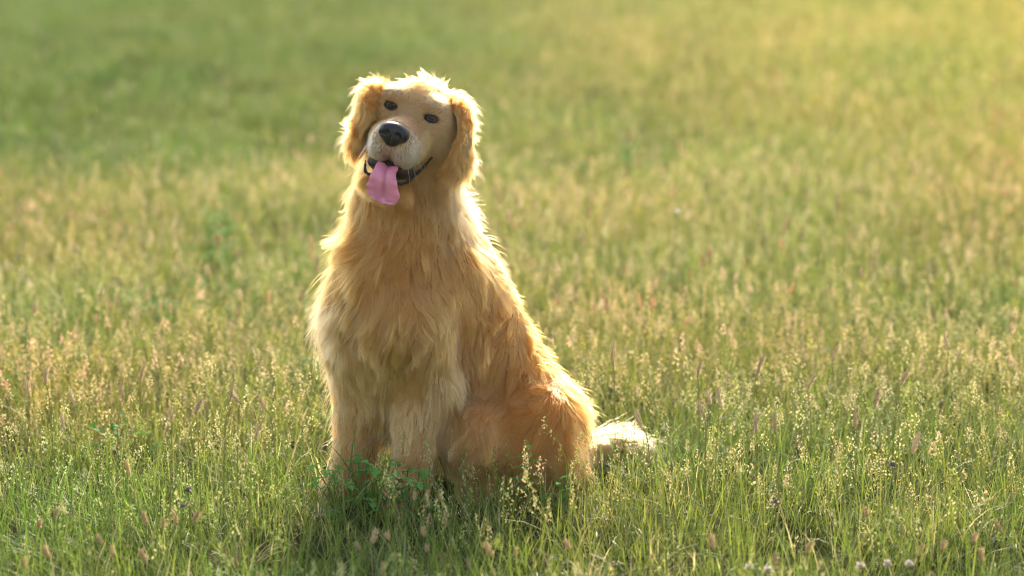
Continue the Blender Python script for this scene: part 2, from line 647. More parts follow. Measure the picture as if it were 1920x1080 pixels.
def surface_net(lo, hi, h):
    n = np.ceil((hi - lo) / h).astype(int) + 1
    step = 4
    nc = (n + step - 1) // step + 1
    n = (nc - 1) * step + 1
    ax = [lo[i] + np.arange(nc[i]) * h * step for i in range(3)]
    gp = np.stack(np.meshgrid(*ax, indexing='ij'), -1).reshape(-1, 3)
    V = np.concatenate([sdf(c) for c in np.array_split(gp, 8)]).reshape(nc)
    F = np.repeat(np.repeat(np.repeat(V, step, 0), step, 1), step, 2)[:n[0], :n[1], :n[2]].copy()
    near = np.abs(V) < h * step * 2.6
    m = np.repeat(np.repeat(np.repeat(near, step, 0), step, 1), step, 2)[:n[0], :n[1], :n[2]]
    for a in range(3):                       # block i covers samples after corner i only: grow one block
        m = m | np.roll(m, -step, a) | np.roll(m, step, a)
    idx = np.argwhere(m)
    pts = lo + idx * h
    F[m] = np.concatenate([sdf(c) for c in np.array_split(pts, 16)])
    FIELD[:] = [F, lo, h]
    S = F < 0
    cells = np.zeros(n - 1, bool)
    cs = [S[i:n[0] - 1 + i, j:n[1] - 1 + j, k:n[2] - 1 + k] for i in (0, 1) for j in (0, 1) for k in (0, 1)]
    cnt = sum(c.astype(np.int8) for c in cs)
    cells = (cnt > 0) & (cnt < 8)
    ci = np.argwhere(cells)
    acc = np.zeros((len(ci), 3))
    num = np.zeros(len(ci))
    corners = np.array([(i, j, k) for i in (0, 1) for j in (0, 1) for k in (0, 1)])
    for a in range(8):
        for b in range(a + 1, 8):
            if np.abs(corners[a] - corners[b]).sum() != 1:
                continue
            ia, ib = ci + corners[a], ci + corners[b]
            fa = F[ia[:, 0], ia[:, 1], ia[:, 2]]
            fb = F[ib[:, 0], ib[:, 1], ib[:, 2]]
            x = (fa < 0) != (fb < 0)
            t = np.where(x, fa / np.where(x, fa - fb, 1), 0)
            pt = ia + t[:, None] * (corners[b] - corners[a])
            acc += pt * x[:, None]
            num += x
    verts = lo + acc / num[:, None] * h
    vid = -np.ones(n - 1, int)
    vid[ci[:, 0], ci[:, 1], ci[:, 2]] = np.arange(len(ci))
    quads = []
    for a in range(3):
        b, c = (a + 1) % 3, (a + 2) % 3
        sl0 = [slice(None)] * 3
        sl1 = [slice(None)] * 3
        sl0[a] = slice(0, n[a] - 1)
        sl1[a] = slice(1, n[a])
        s0, s1 = S[tuple(sl0)], S[tuple(sl1)]
        e = np.argwhere(s0 != s1)
        e = e[(e[:, b] > 0) & (e[:, c] > 0) & (e[:, b] < n[b] - 1) & (e[:, c] < n[c] - 1)]
        inside0 = s0[e[:, 0], e[:, 1], e[:, 2]]
        eb = np.zeros(3, int); eb[b] = 1
        ec = np.zeros(3, int); ec[c] = 1
        q = [e, e - eb, e - eb - ec, e - ec]
        q = np.stack([vid[k[:, 0], k[:, 1], k[:, 2]] for k in q], 1)
        q[~inside0] = q[~inside0][:, ::-1]
        quads.append(q)
    quads = np.concatenate(quads)
    quads = quads[(quads >= 0).all(1)]
    # outward orientation: check one face against the gradient
    v = verts[quads[:200]]
    nrm = np.cross(v[:, 1] - v[:, 0], v[:, 2] - v[:, 0])
    c = v.mean(1)
    if np.median(sdf(c + unit(nrm) * .004) - sdf(c - unit(nrm) * .004)) < 0:
        quads = quads[:, ::-1]
    return verts, quads


LO, HI = np.array([-0.46, -0.32, -0.02]), np.array([0.26, 0.42, 0.84])
bv, bq = surface_net(LO, HI, 0.0042)
BODY_F = FIELD[0]
BODY_G = np.stack(np.gradient(BODY_F, FIELD[2]), -1)
BODY_H = FIELD[2]


def push_out(pts, clear):
    """lift strand points that sink into the body back over the skin"""
    sh = pts.shape
    q = pts.reshape(-1, 3).copy()
    for _ in range(3):
        i = np.clip(np.rint((q - LO) / BODY_H).astype(int), 0, np.array(BODY_F.shape) - 1)
        off = q - (LO + i * BODY_H)
        g = BODY_G[i[:, 0], i[:, 1], i[:, 2]]
        d = BODY_F[i[:, 0], i[:, 1], i[:, 2]] + (g * off).sum(1)
        m = np.maximum(clear - d, 0)
        m[np.abs(d) > .05] = 0
        q += unit(g) * np.minimum(m, .02)[:, None]
    return q.reshape(sh)


for _ in range(2):                            # settle vertices on the surface
    e = .0015
    d = sdf(bv)
    g = np.stack([sdf(bv + np.eye(3)[i] * e) - sdf(bv - np.eye(3)[i] * e) for i in range(3)], 1) / (2 * e)
    bv = bv - np.clip(d, -.003, .003)[:, None] * unit(g) * .8
bnrm = unit(g)


def head_local(p):
    return (p - EYE0) @ HM.T


def smoothstep(a, b, x):
    t = np.clip((x - a) / (b - a), 0, 1)
    return t * t * (3 - 2 * t)


# skin colour (pigment): dark lips, eye rims and inside of the mouth, tan elsewhere
hl = head_local(bv)
skin = np.tile(np.array([.36, .17, .055, 1.0]), (len(bv), 1))
mouth_d = mouth_sd(bv)
dark = 1 - smoothstep(.0015, .0035, mouth_d)
eye_d = np.min([sd_ell(bv, c + hf * .012, EYE_R, HM) for c, r in EYES], axis=0)
dark = np.maximum(dark, 1 - smoothstep(.0008, .0022, eye_d))
skin[:, :3] = skin[:, :3] * (1 - dark[:, None]) + np.array([.012, .008, .008]) * dark[:, None]

dog = bpy.data.objects.new('dog', None)
link(dog)
dog.location = (P(850, 540, 0)[0], 0, 0)
tag(dog, 'golden retriever sitting in the meadow grass with its tongue hanging out', 'dog')
DOG0 = np.array([dog.location[0], 0, 0])

m_skin, nt, b = principled('dog_skin', (.4, .25, .12), .75)
at = nt.nodes.new('ShaderNodeAttribute'); at.attribute_name = 'pigment'
nt.links.new(at.outputs['Color'], b.inputs['Base Color'])
body_me = np_mesh('body', bv - DOG0, bq, m_skin, True, {'pigment': skin})
body = link(bpy.data.objects.new('body', body_me), dog)

# ------------------------------------------------------------------ fur
m_fur, nt, out = new_mat('fur')
hb = nt.nodes.new('ShaderNodeBsdfHairPrincipled')
hb.model = 'CHIANG'
hb.parametrization = 'COLOR'
at = nt.nodes.new('ShaderNodeAttribute'); at.attribute_name = 'tint'
nt.links.new(at.outputs['Color'], hb.inputs['Color'])
hb.inputs['Roughness'].default_value = .38
hb.inputs['Radial Roughness'].default_value = .55
hb.inputs['Coat'].default_value = 0.0
nt.links.new(hb.outputs[0], out.inputs[0])


def tri_sample(v, q, n, weight=None):
    if q.shape[1] == 4:
        t = np.concatenate([q[:, [0, 1, 2]], q[:, [0, 2, 3]]])
    else:
        t = q
    a, b_, c = v[t[:, 0]], v[t[:, 1]], v[t[:, 2]]
    area = np.linalg.norm(np.cross(b_ - a, c - a), axis=1)
    cr = unit(np.cross(b_ - a, c - a))
    if weight is not None:
        area = area * weight((a + b_ + c) / 3, cr)
    k = rng.choice(len(t), n, p=area / area.sum())
    u, w = rng.random(n), rng.random(n)
    s = u + w > 1
    u[s], w[s] = 1 - u[s], 1 - w[s]
    p = a[k] + u[:, None] * (b_[k] - a[k]) + w[:, None] * (c[k] - a[k])
    return p, cr[k], t[k], u, w


def nearest(pts, centers):
    kd = kdtree.KDTree(len(centers))
    for i, c in enumerate(centers):
        kd.insert(c, i)
    kd.balance()
    return np.fromiter((kd.find(p)[1] for p in pts), int, len(pts))


def make_fur(name, parent, roots, nrm, dirs, length, lift, tint, rad=.00022, segs=7, grav=.25,
             clump1=.026, clump2=.007, cl=(.58, .42), frizz=.12, seed=1, wave=1.0, flyaway=.06, skin_clear=None):
    """one strand per root, combed along dirs, gathered into locks"""
    n = len(roots)
    r = np.random.default_rng(seed)
    tan = unit(dirs - (dirs * nrm).sum(1)[:, None] * nrm)
    # wavy combing
    w = (noise3(roots, 16, seed + 5) * .34 + noise3(roots, 55, seed + 9) * .30) * wave
    tan = unit(tan + w - (w * nrm).sum(1)[:, None] * nrm)
    ln = length * (.60 + .45 * r.random(n))
    curl = noise3(roots, 40, seed + 21) * .55 * wave
    curl -= (curl * nrm).sum(1)[:, None] * nrm * .6
    phase = noise3(roots, 25, seed + 22)[:, 0] * 2.0
    lf = lift + r.normal(0, .10, n) + noise3(roots, 45, seed + 3)[:, 0] * .20 * wave
    fly = r.random(n) < flyaway
    lf = np.where(fly, lf + r.uniform(.1, .6, n), lf)
    ln = np.where(fly, ln * r.uniform(1.05, 1.5, n), ln)
    K = segs
    pts = np.zeros((n, K, 3))
    pts[:, 0] = roots - nrm * .001
    d = tan * np.cos(lf)[:, None] + nrm * np.sin(lf)[:, None]
    rnd = r.normal(0, 1, (n, 3)) * frizz
    dn = np.array([0, 0, -1.0])
    for k in range(1, K):
        t = k / (K - 1)
        dd = d + tan * (.45 * t) + dn * grav * t + rnd * t + curl * np.sin(4.2 * t + phase)[:, None] * min(1, 2 * t)
        dd = unit(dd)
        pts[:, k] = pts[:, k - 1] + dd * (ln / (K - 1))[:, None]
    for spacing, amt in ((clump1, cl[0]), (clump2, cl[1])):
        if spacing <= 0 or amt <= 0:
            continue
        # thin out roots to roughly one centre per spacing
        key = np.floor(roots / spacing).astype(int)
        _, ui = np.unique(key[:, 0] * 1000003 + key[:, 1] * 1009 + key[:, 2], return_index=True)
        cen = ui
        j = nearest(roots, roots[cen])
        cp = pts[cen][j]
        off = (roots - roots[cen][j])[:, None, :] * .35
        t = np.linspace(0, 1, K)[None, :, None] ** 1.3
        a = np.clip(amt * (.6 + .8 * r.random(n)), 0, .92)[:, None, None] * t
        far = np.linalg.norm(roots - roots[cen][j], axis=1) > spacing * 2
        a = np.where(far[:, None, None], 0, a) * np.where(fly, .25, 1)[:, None, None]
        pts = pts * (1 - a) + (cp + off) * a
    if skin_clear is not None:
        pts[:, 2:] = push_out(pts[:, 2:], skin_clear)
    hc = bpy.data.hair_curves.new(name)
    hc.add_curves([K] * n)
    hc.attributes['position'].data.foreach_set('vector', (pts - DOG0).astype(np.float32).ravel())
    ra = hc.attributes.get('radius') or hc.attributes.new('radius', 'FLOAT', 'POINT')
    prof = np.array([1.0, 1.0, .95, .85, .7, .5, .2]) if K == 7 else np.linspace(1, .2, K)
    thick = (.75 + .5 * r.random(n)) * rad
    ra.data.foreach_set('value', (thick[:, None] * prof[None]).astype(np.float32).ravel())
    ca = hc.attributes.new('tint', 'FLOAT_COLOR', 'CURVE')
    lock = r.normal(0, .10, 200003)[(np.abs(np.floor(roots / .016).astype(int)) @ np.array([73856093 % 9973, 19349663 % 9967, 83492791 % 9949])) % 200003]
    tv = tint * (.84 + .30 * r.random((n, 1))) * (1 + lock[:, None] * wave)
    ca.data.foreach_set('color', np.concatenate([np.clip(tv, 0, .97), np.ones((n, 1))], 1).astype(np.float32).ravel())
    hc.materials.append(m_fur)
    o = link(bpy.data.objects.new(name, hc), parent)
    return o


GOLD = np.array([.53, .128, .018])
DEEP = np.array([.48, .112, .014])
CREAM = np.array([.66, .215, .056])
PALE = np.array([.74, .37, .165])
WHITE = np.array([.80, .57, .40])
guides = []


def gd(p, d, ln, lift, tint):
    d = np.asarray(d, float)
    guides.append((p, unit(d[0] * CX + d[1] * CY + d[2] * CZ), ln, lift, tint))


# (pixel, depth) , flow (right, up, towards camera), length, lift, colour
for px, py, Y, d, ln, lf, c in [
    # neck and ruff
    (668, 340, -.08, (-.25, -1, .1), .042, .40, CREAM), (690, 330, -.12, (-.1, -1, .3), .040, .35, GOLD),
    (720, 370, -.15, (-.1, -1, .3), .040, .40, GOLD), (770, 380, -.16, (-.3, -1, .3), .045, .45, GOLD),
    (830, 370, -.14, (-.2, -1, .3), .045, .45, GOLD), (850, 345, -.06, (.5, -.8, .1), .062, .75, PALE),
    (868, 400, -.02, (.45, -.8, .2), .046, .50, CREAM), (652, 420, -.10, (-.4, -.9, .2), .048, .46, GOLD),
    (700, 430, -.16, (-.25, -1, .3), .055, .40, GOLD), (780, 440, -.15, (-.5, -.8, .2), .055, .42, GOLD),
    (850, 440, -.12, (-.4, -.9, .2), .050, .42, GOLD),
    # chest
    (620, 480, -.12, (-.4, -.9, .1), .065, .50, GOLD), (600, 540, -.12, (-.2, -1, .1), .070, .32, CREAM),
    (660, 520, -.16, (-.45, -.9, .2), .065, .32, GOLD), (740, 510, -.16, (-.6, -.7, .1), .060, .34, GOLD),
    (606, 610, -.10, (-.05, -1, .1), .070, .25, PALE), (650, 590, -.15, (-.1, -1, .1), .070, .25, GOLD), (655, 650, -.14, (0, -1, .1), .06, .25, GOLD), (680, 600, -.16, (-.15, -1, .1), .070, .26, GOLD),
    (630, 690, -.10, (.0, -1, .1), .070, .25, CREAM), (690, 690, -.14, (.0, -1, .1), .060, .25, CREAM),
    # shoulder, upper arm
    (820, 500, -.14, (-.35, -.9, .1), .050, .30, GOLD), (800, 580, -.18, (.0, -1, .1), .050, .24, GOLD * .6 + CREAM * .4),
    (770, 650, -.19, (.0, -1, .1), .050, .22, GOLD * .4 + CREAM * .6), (840, 620, -.14, (.1, -1, .1), .050, .26, GOLD),
    (800, 700, -.17, (.05, -1, .1), .055, .25, CREAM), (842, 722, -.10, (.1, -1, .1), .080, .40, PALE), (724, 770, -.09, (0, -1, .1), .06, .25, CREAM),
    # forelegs
    (780, 790, -.16, (0, -1, .05), .028, .22, CREAM), (775, 860, -.16, (0, -1, .1), .018, .2, CREAM),
    (825, 780, -.09, (.3, -1, .0), .075, .5, CREAM), (665, 780, -.08, (0, -1, .05), .026, .22, CREAM),
    (655, 860, -.08, (0, -1, .1), .018, .2, CREAM), (700, 780, -.02, (.2, -1, 0), .055, .4, CREAM),
    (620, 760, -.03, (-.4, -1, 0), .04, .4, CREAM),
    # back and flank
    (890, 450, .04, (.5, -.8, .2), .034, .42, CREAM), (925, 500, .06, (.4, -.9, .2), .028, .35, DEEP),
    (970, 570, .08, (.35, -.9, .2), .026, .32, DEEP), (1018, 640, .10, (.35, -.9, .2), .026, .32, DEEP),
    (1065, 710, .13, (.35, -.9, .2), .028, .34, GOLD), (1040, 680, .05, (.1, -1, .3), .030, .30, DEEP),
    (890, 530, -.06, (-.2, -1, .2), .042, .30, DEEP), (930, 600, -.06, (-.35, -.9, .2), .042, .30, DEEP),
    (890, 660, -.10, (-.3, -1, .1), .045, .30, DEEP), (960, 660, -.04, (-.35, -.9, .2), .042, .30, DEEP),
    (880, 740, -.08, (-.2, -1, .1), .055, .32, DEEP), (1000, 700, -.02, (-.3, -.9, .2), .040, .30, DEEP),
    # haunch and trousers
    (1030, 730, .00, (-.6, -.7, .2), .065, .42, DEEP), (970, 760, -.06, (-.75, -.65, .1), .070, .38, GOLD),
    (910, 790, -.10, (-.6, -.8, .1), .065, .36, GOLD), (1060, 790, .02, (.1, -1, .1), .070, .38, DEEP),
    (1000, 830, -.08, (-.25, -1, .1), .070, .38, DEEP), (1095, 800, .10, (.35, -1, .0), .060, .42, CREAM),
    (1060, 860, .0, (.12, -1, .1), .055, .32, DEEP), (1040, 890, -.04, (.0, -1, .1), .05, .3, DEEP), (930, 860, -.08, (-.2, -1, .1), .04, .3, GOLD),
    (1090, 870, .08, (.3, -1, .0), .070, .42, CREAM), (1040, 900, .0, (0, -1, .1), .03, .3, GOLD),
    (900, 900, -.08, (-.6, -.6, .3), .018, .25, CREAM),
    # far side
    (760, 500, .18, (.3, -.8, -.3), .045, .3, GOLD), (860, 620, .2, (.3, -.9, -.2), .045, .3, DEEP),
    (960, 740, .24, (.3, -.9, -.2), .045, .3, DEEP), (700, 420, .04, (-.3, -.9, -.3), .05, .4, CREAM),
    (860, 800, .12, (-.3, -.9, 0), .04, .3, DEEP), (800, 760, .02, (0, -1, 0), .05, .3, GOLD),
]:
    gd(P(px, py, Y), d, ln, lf, c)
# head: hair runs back from the nose
HG = [
    # r, u, f, direction (r,u,f), length, lift, colour
    (0, -.020, .045, (0, .35, -1), .0055, .30, CREAM * .6 + GOLD * .4), (.018, -.030, .060, (.4, .1, -1), .0055, .30, CREAM),
    (0, -.008, .010, (0, .7, -1), .007, .30, CREAM), (0, .020, .0, (0, 1, -.6), .010, .30, CREAM * .5 + GOLD * .5),
    (0, .050, -.05, (0, .4, -1), .013, .32, GOLD), (0, .05, -.11, (0, -.2, -1), .03, .45, CREAM),
    (.025, .030, -.005, (.35, 1, -.4), .010, .32, CREAM * .6 + GOLD * .4), (.05, .035, -.05, (.7, .5, -.8), .013, .32, GOLD),
    (.039, .015, .0, (.5, .8, -.4), .006, .3, PALE), (.039, -.014, .0, (.8, -.3, -.6), .006, .3, CREAM),
    (.062, .0, -.04, (.6, -.5, -1), .012, .32, GOLD), (.055, -.03, -.01, (.7, -.5, -1), .011, .3, CREAM),
    (.070, -.04, -.05, (.4, -1, -.8), .022, .35, GOLD), (.060, -.075, -.03, (.4, -1, -.6), .022, .35, GOLD),
    (.050, -.060, .02, (.5, -.6, -1), .009, .3, CREAM), (.045, -.085, .035, (.4, -1, -.5), .008, .35, PALE),
    (.03, -.055, .075, (.5, -.8, -.6), .006, .35, WHITE), (.02, -.09, .08, (.3, -1, -.2), .006, .35, WHITE),
    (.03, -.125, .02, (.3, -.9, -.6), .016, .35, GOLD), (.05, -.11, -.03, (.3, -1, -.5), .026, .4, GOLD),
    (0, -.14, .02, (0, -.9, -.6), .016, .4, GOLD), (0, -.14, -.05, (0, -1, -.5), .03, .4, GOLD),
    (.03, -.10, -.09, (.3, -1, -.4), .04, .4, GOLD), (.075, -.02, -.10, (.6, -1, -.3), .04, .45, GOLD),
    (.07, .02, -.09, (.9, -.2, -.6), .028, .45, CREAM),
]
for r_, u_, f_, d_, ln_, lf_, c_ in HG:
    for s in ((-1, 1) if r_ else (1,)):
        dd = s * d_[0] * hr + d_[1] * hu + d_[2] * hf
        guides.append((H(s * r_, u_, f_), unit(dd), ln_, lf_, c_))

GP = np.array([g[0] for g in guides]); GDm = np.array([g[1] for g in guides])
GL = np.array([g[2] for g in guides]); GF = np.array([g[3] for g in guides]); GC = np.array([g[4] for g in guides])
GS = np.where(np.arange(len(guides)) >= len(guides) - (2 * len(HG) - sum(1 for h in HG if h[0] == 0)), .017, .055)


def comb(p):
    d2 = ((p[:, None, :] - GP[None]) ** 2).sum(2)
    w = np.exp(-d2 / (2 * GS[None] ** 2)) + 1e-7 / (d2 + 1e-4)
    w /= w.sum(1, keepdims=True)
    return unit(w @ GDm), w @ GL, w @ GF, w @ GC


def combed(p):
    o = [comb(c) for c in np.array_split(p, 12)]
    return [np.concatenate([x[i] for x in o]) for i in range(4)]


LINING = (np.array([0, -.105, .012]), np.array([.047, .019, .047]))


def LIP(s):
    return [H(s * .062, -.066, -.003), H(s * .055, -.088, .012), H(s * .047, -.107, .028), H(s * .036, -.125, .050), H(s * .014, -.127, .062)]


LIPS = np.concatenate([np.linspace(a, b_, 8) for s in (-1, 1) for a, b_ in zip(LIP(s)[:-1], LIP(s)[1:])])


def fur_weight(c, nrm):
    h = head_local(c)
    on_head = (np.abs(h[:, 0]) < .11) & (h[:, 1] > -.15) & (h[:, 1] < .1) & (h[:, 2] > -.1)
    w = np.where(on_head, 5.5, 1.0)
    md = mouth_sd(c)
    w = np.where(md < .003, 0, w)
    w = np.where(np.linalg.norm((h - LINING[0]) / (LINING[1] + .003), axis=1) < 1, 0, w)
    ed = np.min([sd_ell(c, cc + hf * .012, EYE_R, HM) for cc, r in EYES], axis=0)
    w = np.where(ed < .0022, 0, w)
    w = np.where(np.linalg.norm((h - np.array([0, -.041, .095])) / np.array([.024, .020, .022]), axis=1) < 1, 0, w)
    lip = np.full(len(c), 1.0)
    lip[on_head] = np.linalg.norm(c[on_head][:, None] - LIPS[None], axis=2).min(1)
    w = np.where(lip < .0050, 0, w)
    # nothing sees the inner thighs, the back side needs less
    w = np.where((nrm @ CZ) < -.5, w * .35, w)
    w = np.where(c[:, 2] < .02, w * .3, w)
    return w


NF = 215000
fp, fn, ft, fu, fw = tri_sample(bv, bq, NF, fur_weight)
fn = unit(bnrm[ft[:, 0]] * (1 - fu - fw)[:, None] + bnrm[ft[:, 1]] * fu[:, None] + bnrm[ft[:, 2]] * fw[:, None])
cdir, cln, clf, ccol = combed(fp)
hloc = head_local(fp)
headness = smoothstep(-.13, -.06, hloc[:, 2]) * smoothstep(-.17, -.14, hloc[:, 1]) * (np.linalg.norm(hloc, axis=1) < .22)
isH = headness > .5
cv = noise3(fp, 18, 3)[:, :1] * .07 + noise3(fp, 90, 8)[:, :1] * .05
ccol = ccol * (1 + cv)
make_fur('coat', body, fp[~isH], fn[~isH], cdir[~isH], cln[~isH], clf[~isH], ccol[~isH], rad=.00028, seed=11, skin_clear=.005)
near_mouth = smoothstep(.002, .016, np.minimum(mouth_sd(fp[isH]), np.linalg.norm(fp[isH][:, None] - LIPS[None], axis=2).min(1)))
muzzle = smoothstep(-.02, .02, hloc[isH][:, 2])
cln[isH] = cln[isH] * (.35 + .65 * near_mouth) * (1 - .12 * muzzle)
clf[isH] = clf[isH] * (.75 + .25 * (1 - muzzle))
make_fur('face_hair', body, fp[isH], fn[isH], cdir[isH], cln[isH], clf[isH], ccol[isH], rad=.00024, seed=12,
         grav=.05, clump1=.012, clump2=.004, cl=(.25, .25), frizz=.08, wave=.4, flyaway=.01)
# ------------------------------------------------------------------ dog: ears, tail, face parts
def grid_faces(nu, nv, close_v=True):
    f = []
    for i in range(nu - 1):
        for j in range(nv if close_v else nv - 1):
            k = (j + 1) % nv
            f.append((i * nv + j, i * nv + k, (i + 1) * nv + k, (i + 1) * nv + j))
    return f


def resample(a, n):
    """smooth (Catmull-Rom) resampling of a polyline"""
    a = np.asarray(a, float)
    ext = np.concatenate([2 * a[:1] - a[1:2], a, 2 * a[-1:] - a[-2:-1]])
    t = np.linspace(0, len(a) - 1 - 1e-6, n)
    i = t.astype(int); f = (t - i)[:, None]
    p0, p1, p2, p3 = ext[i], ext[i + 1], ext[i + 2], ext[i + 3]
    return .5 * (2 * p1 + (p2 - p0) * f + (2 * p0 - 5 * p1 + 4 * p2 - p3) * f ** 2 + (3 * p1 - p0 - 3 * p2 + p3) * f ** 3)


def flap(name, front, back, thick, bulge, mat, parent, nu=18, nv=16):
    """closed, gently domed flap between two edge lines; returns object, points, normals and edge coordinate"""
    A = resample([P(*q) for q in front], nu); B = resample([P(*q) for q in back], nu)
    mid = (A + B) / 2
    axis = unit(np.gradient(mid, axis=0)); w = unit(B - A)
    nrm = unit(np.cross(axis, w))
    nrm = np.where((nrm @ CZ)[:, None] < 0, -nrm, nrm)
    th = np.linspace(0, 2 * math.pi, nv, endpoint=False)
    half_w = np.linalg.norm(B - A, axis=1)[:, None] / 2
    x = np.cos(th)[None] * half_w
    tt = np.linspace(0, 1, nu)[:, None]
    tz = thick * (1 - .5 * tt)
    z = np.sin(th)[None] * tz + bulge * (1 - np.cos(th)[None] ** 2)
    v = mid[:, None] - w[:, None] * x[..., None] + nrm[:, None] * z[..., None]
    f = grid_faces(nu, nv)
    f += [tuple(range(nv))[::-1], tuple((nu - 1) * nv + j for j in range(nv))]
    vv = v.reshape(-1, 3)
    q = np.array([k for k in f if len(k) == 4])
    c = vv[q].mean(1); n_ = unit(np.cross(vv[q[:, 1]] - vv[q[:, 0]], vv[q[:, 2]] - vv[q[:, 0]]))
    if np.mean((n_ * (c - mid.mean(0))).sum(1)) < 0:
        f = [k[::-1] for k in f]; q = q[:, ::-1]; n_ = -n_
    o = mesh_obj(name, vv - DOG0, f, mat, parent)
    ax = np.repeat(axis[:, None], nv, 1).reshape(-1, 3)
    edge = np.repeat((np.cos(th))[None], nu, 0).reshape(-1)      # +1 front edge, -1 back edge
    along = np.repeat(np.linspace(0, 1, nu)[:, None], nv, 1).reshape(-1)
    ww = np.repeat(w[:, None], nv, 1).reshape(-1, 3)
    return o, vv, q, ax, edge, along, ww


def ear(front, back, n, seed, label):
    o, v, q, ax, edge, along, ww = flap('ear', front, back, .006, .010, m_earskin, dog)
    o['label'] = label
    p, nr, t, u, w = tri_sample(v, q, n)
    bary = lambda a: a[t[:, 0]] * (1 - u - w) + a[t[:, 1]] * u + a[t[:, 2]] * w
    A = ax[t[:, 0]]; W = ww[t[:, 0]]
    e, al = bary(edge), bary(along)
    back_e = np.clip((-e - .35) / .65, 0, 1); front_e = np.clip((e - .6) / .4, 0, 1)
    d = A + W * (back_e * .9)[:, None] - W * (front_e * .25)[:, None] + np.array([0, 0, -.3])
    top = np.clip(1 - al / .3, 0, 1)
    d = d + W * (top * .9 * np.clip(-e + .3, 0, 1))[:, None] + np.array([0, 0, .7]) * (top * np.clip(-e, 0, 1))[:, None]
    ln = .018 + .017 * back_e + .012 * al + .008 * top
    lf = .14 + .38 * back_e + .2 * top
    behind = (nr @ CZ) < 0
    c = GOLD[None] * (1 - back_e)[:, None] + (PALE * .5 + CREAM * .5)[None] * back_e[:, None]
    c = np.where(((al > .82) & ~behind)[:, None], c * .5 + CREAM * .5, c)
    make_fur('ear_hair', o, p, nr, d, ln, lf, c, rad=.00024, seed=seed, grav=.15, clump1=.013, clump2=.005, cl=(.6, .35), frizz=.20, flyaway=.14, wave=1.6)
    return o


m_earskin, _, _ = principled('ear_skin', (.36, .19, .08), .8)
NE_ = 11000
ear([(820, 198, -.085), (852, 214, -.140), (857, 250, -.160), (846, 285, -.165), (834, 315, -.16), (841, 337, -.15)],
    [(830, 190, -.075), (872, 203, -.090), (880, 250, -.105), (882, 290, -.115), (876, 318, -.125), (860, 336, -.135)],
    NE_, 31, 'left ear hanging broad side to the camera')
ear([(742, 184, -.085), (706, 188, -.130), (691, 225, -.148), (681, 254, -.148), (677, 274, -.138), (672, 286, -.125)],
    [(732, 174, -.075), (690, 168, -.085), (677, 215, -.09), (671, 250, -.095), (671, 272, -.10), (672, 288, -.11)],
    NE_, 32, 'right ear seen nearly edge on')

# tail
TP = [P(1010, 868, .17), P(1075, 860, .20), P(1130, 842, .22), P(1170, 834, .235), P(1196, 840, .245)]
tpath = resample(TP, 16)
tv, tf = tube(tpath, np.linspace(.034, .014, 16), 10)
tail = mesh_obj('tail', tv - DOG0, tf, m_earskin, dog)
p, nr, t, u, w = tri_sample(tv, tf, 24000)
along = np.repeat(np.linspace(0, 1, 16), 10)[t[:, 0]]
tax = np.repeat(unit(np.gradient(tpath, axis=0)), 10, 0)[t[:, 0]]
d = tax * .8 + np.array([.1, 0, -.35]) + nr * .2
make_fur('tail_hair', tail, p, nr, d, (.042 + .022 * along), .42 + 0 * along, PALE[None] * (.6 * along[:, None]) + CREAM[None] * (1 - .6 * along[:, None]), rad=.00024, seed=41, grav=.35, cl=(.35, .3), frizz=.22)

# nose
m_nose, nt, b = principled('nose_leather', (.012, .008, .008), .42, **{'Specular IOR Level': .38})
nz = nt.nodes.new('ShaderNodeTexVoronoi'); nz.inputs['Scale'].default_value = 700
bp = nt.nodes.new('ShaderNodeBump'); bp.inputs['Strength'].default_value = .25; bp.inputs['Distance'].default_value = .0006
nt.links.new(nz.outputs['Distance'], bp.inputs['Height']); nt.links.new(bp.outputs[0], b.inputs['Normal'])


def nose_sdf(p):
    p = NC + (p - NC) / 1.07
    d = sd_ell(p, H(0, -.0375, .0885), (.0245, .0150, .0185), HM)
    d = smin(d, sd_ell(p, H(0, -.052, .088), (.0150, .0130, .0150), HM), .012)
    for s in (-1, 1):
        d = smin(d, sd_ell(p, H(s * .0150, -.043, .090), (.0105, .0100, .0140), HM), .008)
        d = smax(d, -sd_ell(p, H(s * .0105, -.0430, .108), (.0048, .0042, .009), HM), .004)
        d = smax(d, -sd_ell(p, H(s * .0190, -.0465, .104), (.0060, .0018, .010), HM), .003)
    d = smax(d, -sd_ell(p, H(0, -.055, .106), (.0009, .014, .006), HM), .002)
    return d


NC = H(0, -.045, .09)
body_sdf = sdf
sdf = nose_sdf
nc = NC
nv_, nq_ = surface_net(nc - .045, nc + .045, .0016)
sdf = body_sdf
nose = link(bpy.data.objects.new('nose', np_mesh('nose', nv_ - DOG0, nq_, m_nose)), dog)

# eyes
m_eye, nt, b = principled('eye_iris', (.10, .042, .016), .03)
b.inputs['Specular IOR Level'].default_value = .22
m_black, _, _ = principled('pupil_black', (.003, .003, .003), .05, **{'Specular IOR Level': .2})
m_lid, _, _ = principled('dark_skin', (.012, .008, .007), .45, **{'Specular IOR Level': .2})


def uv_ball(c, r, axis_m, nu=14, nv=20, a0=0.0, a1=math.pi):
    """ball (or cap) about local axis f"""
    v = []
    for i in range(nu):
        a = a0 + (a1 - a0) * i / (nu - 1)
        for j in range(nv):
            t = 2 * math.pi * j / nv
            v.append(c + r * (math.sin(a) * math.cos(t) * axis_m[0] + math.sin(a) * math.sin(t) * axis_m[1] + math.cos(a) * axis_m[2]))
    return np.array(v), grid_faces(nu, nv)


